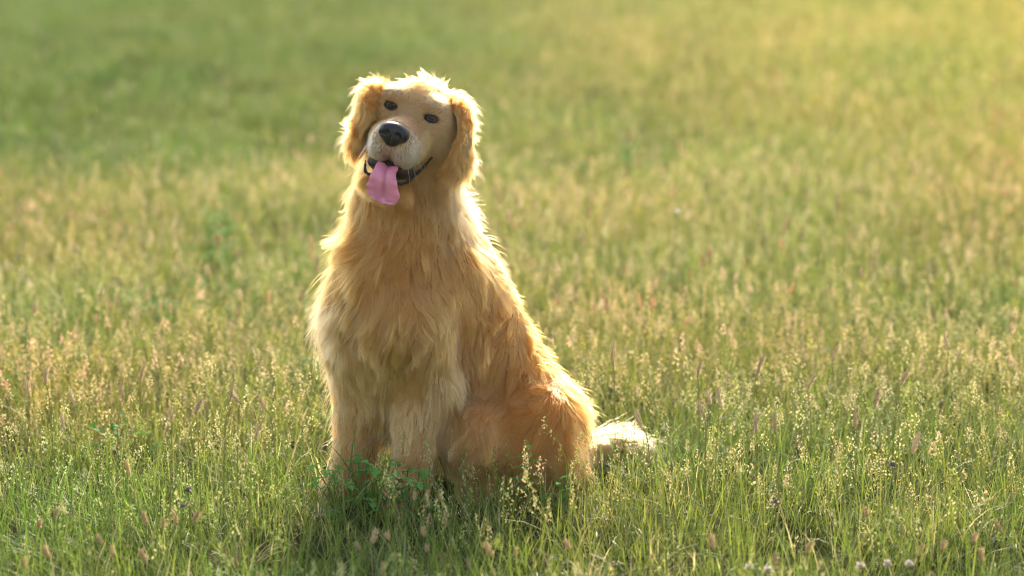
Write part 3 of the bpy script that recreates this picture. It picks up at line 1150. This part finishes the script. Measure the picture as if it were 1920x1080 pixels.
for (c, r), s in zip(EYES, (-1, 1)):
    v, f = uv_ball(c, r * .99, HM)
    eye = mesh_obj('eye', v - DOG0, f, m_eye, dog)
    v, f = uv_ball(c, r * 1.01, HM, 6, 16, 0, .42)
    mesh_obj('pupil', v - DOG0, f, m_black, eye)
    # eyelid margin: a dark almond round the opening
    th = np.linspace(0, 2 * math.pi, 29)
    er = EYE_R
    loop = np.array([c + (er[0] * 1.04 * math.cos(t)) * hr + (er[1] * 1.10 * math.sin(t) * (1 - .18 * math.cos(t) * s) + .0008) * hu for t in th])
    off = loop - c
    dep = np.sqrt(np.maximum(r ** 2 - (off ** 2).sum(1), (r * .35) ** 2)) + .0009
    loop = loop + dep[:, None] * hf
    v, f = tube(loop, .0021, 6)
    mesh_obj('eyelid', v - DOG0, f, m_lid, dog)

# lips: dark margins of the lower jaw and the inner mouth
for s in (-1, 1):
    path = resample([*LIP(s)][(2 if s < 0 else 0):], 18)
    v, f = tube(path, np.interp(np.linspace(0, 1, 18), [0, .12, .5, .85, 1], [.0010, .0018, .0028, .0032, .0025]), 8)
    v = v + rng.normal(0, .0007, v.shape)
    mesh_obj('lower_lip', v - DOG0, f, m_lid, dog)

# tongue
m_tongue, nt, b = principled('tongue', (.74, .27, .30), .40)
b.inputs['Subsurface Weight'].default_value = .25
b.inputs['Subsurface Radius'].default_value = (.008, .003, .003)
b.inputs['Coat Weight'].default_value = .3
b.inputs['Coat Roughness'].default_value = .18
nz = nt.nodes.new('ShaderNodeTexNoise'); nz.inputs['Scale'].default_value = 420; nz.inputs['Detail'].default_value = 3
bp = nt.nodes.new('ShaderNodeBump'); bp.inputs['Strength'].default_value = .35; bp.inputs['Distance'].default_value = .001
nt.links.new(nz.outputs['Fac'], bp.inputs['Height']); nt.links.new(bp.outputs[0], b.inputs['Normal'])
at = nt.nodes.new('ShaderNodeAttribute'); at.attribute_name = 'pigment'
nt.links.new(at.outputs['Color'], b.inputs['Base Color'])
rows = [(0, -.112, .020, .018), (.001, -.106, .052, .019), (.003, -.107, .072, .0195), (.005, -.116, .085, .0215), (.008, -.128, .088, .026),
        (.011, -.141, .086, .031), (.013, -.152, .083, .031), (.014, -.161, .080, .025), (.014, -.1665, .078, .014), (.014, -.168, .0775, .003)]
rr = resample(np.array(rows), 34)
cen = np.array([H(a, b_, c) for a, b_, c, _ in rr])
tg = unit(np.gradient(cen, axis=0))
up = unit(np.cross(np.tile(hr, (len(cen), 1)), tg))
up = np.where((up @ (hf + hu))[:, None] < 0, -up, up)
nv = 24
th = np.linspace(0, 2 * math.pi, nv, endpoint=False)
tl = np.linspace(0, 1, len(cen))
hw = rr[:, 3] * (1 + .04 * np.sin(tl * 34))
x = np.cos(th)[None] * hw[:, None]
z = np.sin(th)[None] * (.0060 - .0025 * tl)[:, None]
groove = -.0055 * np.exp(-(np.cos(th)[None] / .24) ** 2) * np.sin(np.clip(tl, 0, 1) * math.pi)[:, None] ** .5
curl = .0060 * (np.cos(th)[None] ** 2) * (1 - .3 * tl)[:, None] - .0035 * smoothstep(.75, 1, tl)[:, None] * np.cos(th)[None] ** 2 + .0011 * np.sin(tl * 46 + np.cos(th)[None] * 3 if False else tl * 46)[:, None] * np.cos(th)[None] ** 2
v = cen[:, None] + hr * x[..., None] + up[:, None] * (z + np.where(np.sin(th)[None] > 0, groove, 0) + curl)[..., None]
f = grid_faces(len(cen), nv) + [tuple(range(nv))[::-1], tuple((len(cen) - 1) * nv + j for j in range(nv))]
tongue = mesh_obj('tongue', v.reshape(-1, 3) - DOG0, f, m_tongue, dog)
vx = np.repeat(np.cos(th)[None], len(cen), 0).reshape(-1); vt = np.repeat(tl[:, None], nv, 1).reshape(-1)
pg = np.tile(np.array([.74, .20, .25]), (len(vx), 1)) * (1 + noise3(v.reshape(-1, 3), 160, 4)[:, :1] * .10)
tip = smoothstep(.62, .85, vt)[:, None]
pg = pg * (1 - tip) + np.array([.72, .17, .29]) * tip
med = (np.exp(-(vx / .14) ** 2) * (1 - smoothstep(.55, .75, vt)))[:, None] * .55
pg = pg * (1 - med) + np.array([.36, .06, .09]) * med
froth = (smoothstep(.70, .76, vt) * (1 - smoothstep(.80, .86, vt)) * (noise3(v.reshape(-1, 3), 300, 6)[:, 0] > .1))[:, None] * .45
pg = pg * (1 - froth) + np.array([.85, .62, .66]) * froth
a = tongue.data.attributes.new('pigment', 'FLOAT_COLOR', 'POINT')
a.data.foreach_set('color', np.concatenate([np.clip(pg, 0, 1), np.ones((len(pg), 1))], 1).astype(np.float32).ravel())

# dark lining of the open mouth
m_lining, _, _ = principled('mouth_lining', (.030, .010, .010), .5, **{'Specular IOR Level': .2})
v, f = uv_ball(np.zeros(3), 1.0, np.eye(3), 16, 24)
v = np.array([H(*(LINING[0] + q * LINING[1])) for q in v])
mesh_obj('mouth_lining', v - DOG0, f, m_lining, dog)

# whiskers and the odd long hair
wp, wn_ = [], []
for s in (-1, 1):
    for k in range(11):
        wp.append(H(s * (.030 + .012 * (k % 3) / 2), -.052 - .010 * (k // 3), .070 - .011 * (k % 4))); wn_.append(s * hr * .9 + hf * .3)
wp = np.array(wp); wn_ = unit(np.array(wn_))
make_fur('whiskers', body, wp, wn_, wn_ * .6 + np.array([0, 0, -.55]) + noise3(wp, 90, 3) * .25, np.full(len(wp), .055), np.full(len(wp), .55),
         np.tile(np.array([.75, .62, .45]), (len(wp), 1)), rad=.00022, seed=61, grav=.3, clump1=0, clump2=0, wave=0, flyaway=0)
# ------------------------------------------------------------------ single plants one can pick out
def thing(name, label, cat, loc, group=None):
    o = bpy.data.objects.new(name, None)
    o.location = tuple(loc); o.empty_display_size = .05
    link(o)
    return tag(o, label, cat, group)


def geo_part(g, name, mat, parent):
    return link(bpy.data.objects.new(name, g.mesh(name, mat)), parent)


def seed_stalk(px, py, h, length, rad, col, tilt, bend_dir, label, group):
    """stalk whose head shows at a photo pixel; it stands on the ground below that point"""
    top = G(px, py, h)
    t = thing('seed_head_stalk', label, 'grass stalk', (top[0] - bend_dir * .02, top[1], 0), group)
    base = np.array([t.location[0], t.location[1], 0])
    path = resample([np.zeros(3), np.array([bend_dir * .004, 0, h * .5]), np.array([bend_dir * .012, 0, h * .85]), top - base - np.array([0, 0, length * .5])], 8)
    g = Geo(); v, f = tube(path, np.linspace(.0010, .0007, 8), 5); g.add(v, f, YELL * .95)
    geo_part(g, 'stem', m_plant, t)
    g = Geo()
    seed_head_geo(g, path[-1], np.array([tilt, rd(-.15, .15), 1.0]), length, rad, col)
    geo_part(g, 'seed_head', m_plant, t)


ORD = ('first second third fourth fifth sixth seventh eighth ninth tenth eleventh twelfth thirteenth fourteenth fifteenth sixteenth').split()


def in_order(spots):
    """spots from left to right, each with its place in words"""
    q = sorted(spots)
    return [(px, py, 'leftmost' if k == 0 else 'rightmost' if k == len(q) - 1 else ORD[k] + ' from left') for k, (px, py) in enumerate(q)]


TAN = np.array([.54, .38, .20]); ROSE = np.array([.56, .41, .27])
for px, py, place in in_order([(827, 929), (804, 934), (802, 977), (796, 997), (837, 977), (675, 1023), (698, 1005), (730, 1005), (831, 1050), (880, 1056), (924, 1028),
               (716, 1066), (799, 1028), (965, 1034), (777, 930), (1068, 1020)]):
    seed_stalk(px, py, rd(.05, .14), rd(.012, .030), rd(.0020, .0038), TAN * rd(.7, 1.2), rd(-.7, .5), rd(-1, 1),
               place + ' of the plump tan seed heads right in front of the dog', 'plump seed heads in front of the dog')
for px, py, place in in_order([(102, 964), (72, 982), (364, 968), (331, 968), (304, 980), (192, 1011), (213, 1034), (46, 1055), (93, 1033), (274, 971), (273, 1040), (243, 876)]):
    seed_stalk(px, py, rd(.08, .14), rd(.016, .030), rd(.0024, .0038), TAN * rd(.85, 1.1), rd(-.5, .5), rd(-1, 1),
               place + ' of the tan seed heads low in the left foreground grass', 'seed heads in the left foreground')
for px, py, place in in_order([(1624, 960), (1824, 1008), (1766, 1022), (1842, 1040), (1513, 1024), (1453, 1047), (1339, 1015), (1720, 1030), (1880, 985)]):
    seed_stalk(px, py, rd(.08, .14), rd(.016, .028), rd(.0024, .0038), TAN * rd(.85, 1.1), rd(-.6, .6), rd(-1, 1),
               place + ' of the tan seed heads low in the right foreground grass', 'seed heads in the right foreground')
for px, py, place in in_order([(431, 732), (450, 740), (501, 753), (324, 777), (230, 732), (56, 730), (140, 745), (366, 760), (262, 700), (85, 705), (120, 790), (478, 806)]):
    seed_stalk(px, py, rd(.20, .27), rd(.028, .042), rd(.0024, .0034), ROSE * rd(.85, 1.1), rd(-.6, .6), rd(-1, 1),
               place + ' of the slim pinkish seed heads on tall stalks left of the dog', 'slim seed heads left of the dog')
for px, py, place in in_order([(1333, 746), (1353, 746), (1321, 765), (1418, 793), (1455, 793), (1606, 783), (1710, 830), (1150, 665), (1308, 690), (1513, 715), (1205, 785),
               (1690, 705), (1780, 640), (1420, 685), (1560, 660), (1640, 745)]):
    seed_stalk(px, py, rd(.20, .27), rd(.028, .042), rd(.0024, .0034), ROSE * rd(.85, 1.1), rd(-.6, .6), rd(-1, 1),
               place + ' of the slim pinkish seed heads on tall stalks right of the dog', 'slim seed heads right of the dog')


def leaf_blade(g, base, d, L, w, col, curl=.25):
    """oval leaf with a midrib fold"""
    d = unit(np.asarray(d, float)); s = unit(np.cross(d, np.array([0, 0, 1.0]))); n = np.cross(s, d)
    t = np.array([0, .25, .55, .8, 1.0]); wd = w * np.array([.12, .85, 1, .6, .03])
    mid = base + d * (t * L)[:, None] - n * (curl * L * t ** 2)[:, None]
    a = mid + s * wd[:, None] * .5 + n * (wd * .18)[:, None]; b2 = mid - s * wd[:, None] * .5 + n * (wd * .18)[:, None]
    v = np.concatenate([a, mid, b2]); f = []
    for i in range(4):
        for o in (0, 5):
            f += [(o + i, o + i + 1, o + i + 6), (o + i, o + i + 6, o + i + 5)]
    g.add(v, f, col)


def clover_plant(px, py, n, spread, hmax, label):
    c = G(px, py, 0)
    t = thing('clover_plant', label, 'clover', c)
    g = Geo(); heads = []
    for k in range(n):
        a = rd(0, 6.283); r_ = spread * math.sqrt(rng.random())
        q = np.array([math.cos(a) * r_, math.sin(a) * r_ * .6, hmax * rd(.2, 1)])
        path = resample([q * np.array([.4, .4, 0]), q * np.array([.7, .7, .6]), q], 6)
        v, f = tube(path, .0009, 5); g.add(v, f, np.array([.10, .19, .04]))
        heads.append(q)
    geo_part(g, 'stem', m_plant, t)
    for q in heads:
        g = Geo(); ph = rd(0, 6.283); col = np.array([.16, .33, .07]) * rd(.7, 1.3)
        for j in range(3):
            an = ph + j * 2.094
            leaf_blade(g, np.zeros(3), (math.cos(an), math.sin(an), rd(-.5, .8)), rd(.013, .020), rd(.011, .016), col)
        o = geo_part(g, 'leaf', m_plant, t); o.location = tuple(q)


clover_plant(675, 985, 42, .085, .12, 'green clover growing in front of the far front paw of the dog')
clover_plant(768, 985, 18, .05, .10, 'small clover between the two front paws of the dog')


def weed(px, py, n, h, L, col, label, name='leafy_weed'):
    c = G(px, py, 0)
    t = thing(name, label, 'weed', c)
    g = Geo(); v, f = tube(resample([(0, 0, 0), (.004, .002, h * .5), (-.002, .004, h)], 8), np.linspace(.0018, .0010, 8), 6); g.add(v, f, col)
    geo_part(g, 'stem', m_plant, t)
    for k in range(n):
        z = h * (.3 + .7 * k / (n - 1)); a = k * 2.4 + rd(-.3, .3)
        g = Geo(); s = 1 - .45 * k / n
        leaf_blade(g, np.zeros(3), (math.cos(a), math.sin(a), rd(.25, .7)), L * s * rd(.8, 1.1), L * .38 * s, col * rd(.8, 1.25), .35)
        o = geo_part(g, 'leaf', m_plant, t); o.location = (0, 0, z)


weed(990, 975, 12, .13, .045, np.array([.15, .27, .05]), 'young yellow green leafy weed standing before the belly of the dog')
weed(1050, 990, 9, .09, .04, np.array([.13, .26, .05]), 'short leafy weed standing before the hind leg of the dog')
for px, py, h, lab in ((425, 545, .24, 'taller'), (392, 535, .20, 'shorter')):
    weed(px, py, 16, h, .075, np.array([.12, .27, .045]), lab + ' of two blurred broad leaved weeds in the field left of the dog')
weed(30, 800, 9, .15, .05, np.array([.13, .30, .05]), 'bright green weed at the left edge of the field')


def dry_clump(px, py, n, h, spread, col, label):
    c = G(px, py, 0)
    t = thing('dry_grass_clump', label, 'dry grass', c)
    g = Geo()
    for k in range(n):
        a = rd(0, 6.283); r_ = spread * math.sqrt(rng.random())
        g.blade(np.array([math.cos(a) * r_, math.sin(a) * r_ * .6, 0]), (math.cos(a), math.sin(a)), h * rd(.5, 1.1), rd(.0014, .003), rd(.3, 1.1), rd(.3, 1.4), col * rd(.6, 1.25), 5)
    geo_part(g, 'blades', m_plant, t)


dry_clump(448, 1058, 70, .075, .045, np.array([.50, .38, .20]), 'brown matted dry grass clump in the dark hollow at bottom left')
dry_clump(598, 968, 60, .05, .028, np.array([.72, .63, .48]), 'small pale dry grass clump left of the front paws of the dog')


def blossom(px, py, h, rad, col, label, name, cat, group):
    top = G(px, py, h)
    t = thing(name, label, cat, (top[0], top[1], 0), group)
    g = Geo(); v, f = tube(resample([(0, 0, 0), (rd(-.01, .01), 0, h * .5), (0, 0, h)], 6), .0009, 5); g.add(v, f, GREEN)
    geo_part(g, 'stem', m_plant, t)
    g = Geo()
    for k in range(60):
        d = unit(rng.normal(size=3)); d[2] = abs(d[2]) * 1.1 - .25; d = unit(d)
        s = unit(np.cross(d, rng.normal(size=3))) * rad * .16
        b0 = d * rad * .25
        g.add([b0 - s, b0 + s, d * rad * rd(.85, 1.15)], [(0, 1, 2)], col * rd(.7, 1.2))
    o = geo_part(g, 'flower_head', m_plant, t); o.location = (0, 0, h)


for px, py, place in in_order([(1405, 1064), (1613, 1062), (1664, 1059), (1705, 1059), (1440, 1070)]):
    blossom(px, py, .07, .010, np.array([.68, .58, .50]), place + ' of the pale round clover flowers along the bottom edge at right', 'clover_flower', 'flower', 'clover flowers at the bottom right')
for px, py, lab in ((352, 920, 'upper dark purple self heal blossom in the grass at lower left'), (342, 950, 'lower dark purple self heal blossom in the grass at lower left'),
                    (1674, 872, 'greyish purple blossom in the grass right of the dog'), (1455, 944, 'dull mauve blossom in the right foreground grass')):
    blossom(px, py, .12, .009, np.array([.17, .13, .17]), lab, 'purple_blossom', 'flower', None)
blossom(1270, 397, .26, .007, np.array([.85, .85, .80]), 'white fluffy seed ball blurred in the field above the rump of the dog', 'dandelion_clock', 'flower', None)

# ------------------------------------------------------------------ warm evening air over the field
m_air, nt, out = new_mat('haze')
pv = nt.nodes.new('ShaderNodeVolumePrincipled')
pv.inputs['Color'].default_value = (1.0, .95, .76, 1)
pv.inputs['Density'].default_value = .0005
pv.inputs['Anisotropy'].default_value = .78
nt.links.new(pv.outputs[0], out.inputs['Volume'])
a_, z0, z1 = gs + 5, -1.0, 1.9
haze = mesh_obj('haze', [(x, y, z) for z in (z0, z1) for x, y in ((-a_, -a_), (a_, -a_), (a_, a_), (-a_, a_))],
                [(3, 2, 1, 0), (4, 5, 6, 7), (0, 1, 5, 4), (1, 2, 6, 5), (2, 3, 7, 6), (3, 0, 4, 7)], m_air, None, False)
tag(haze, 'thin golden evening haze over the meadow', 'haze', kind='stuff')
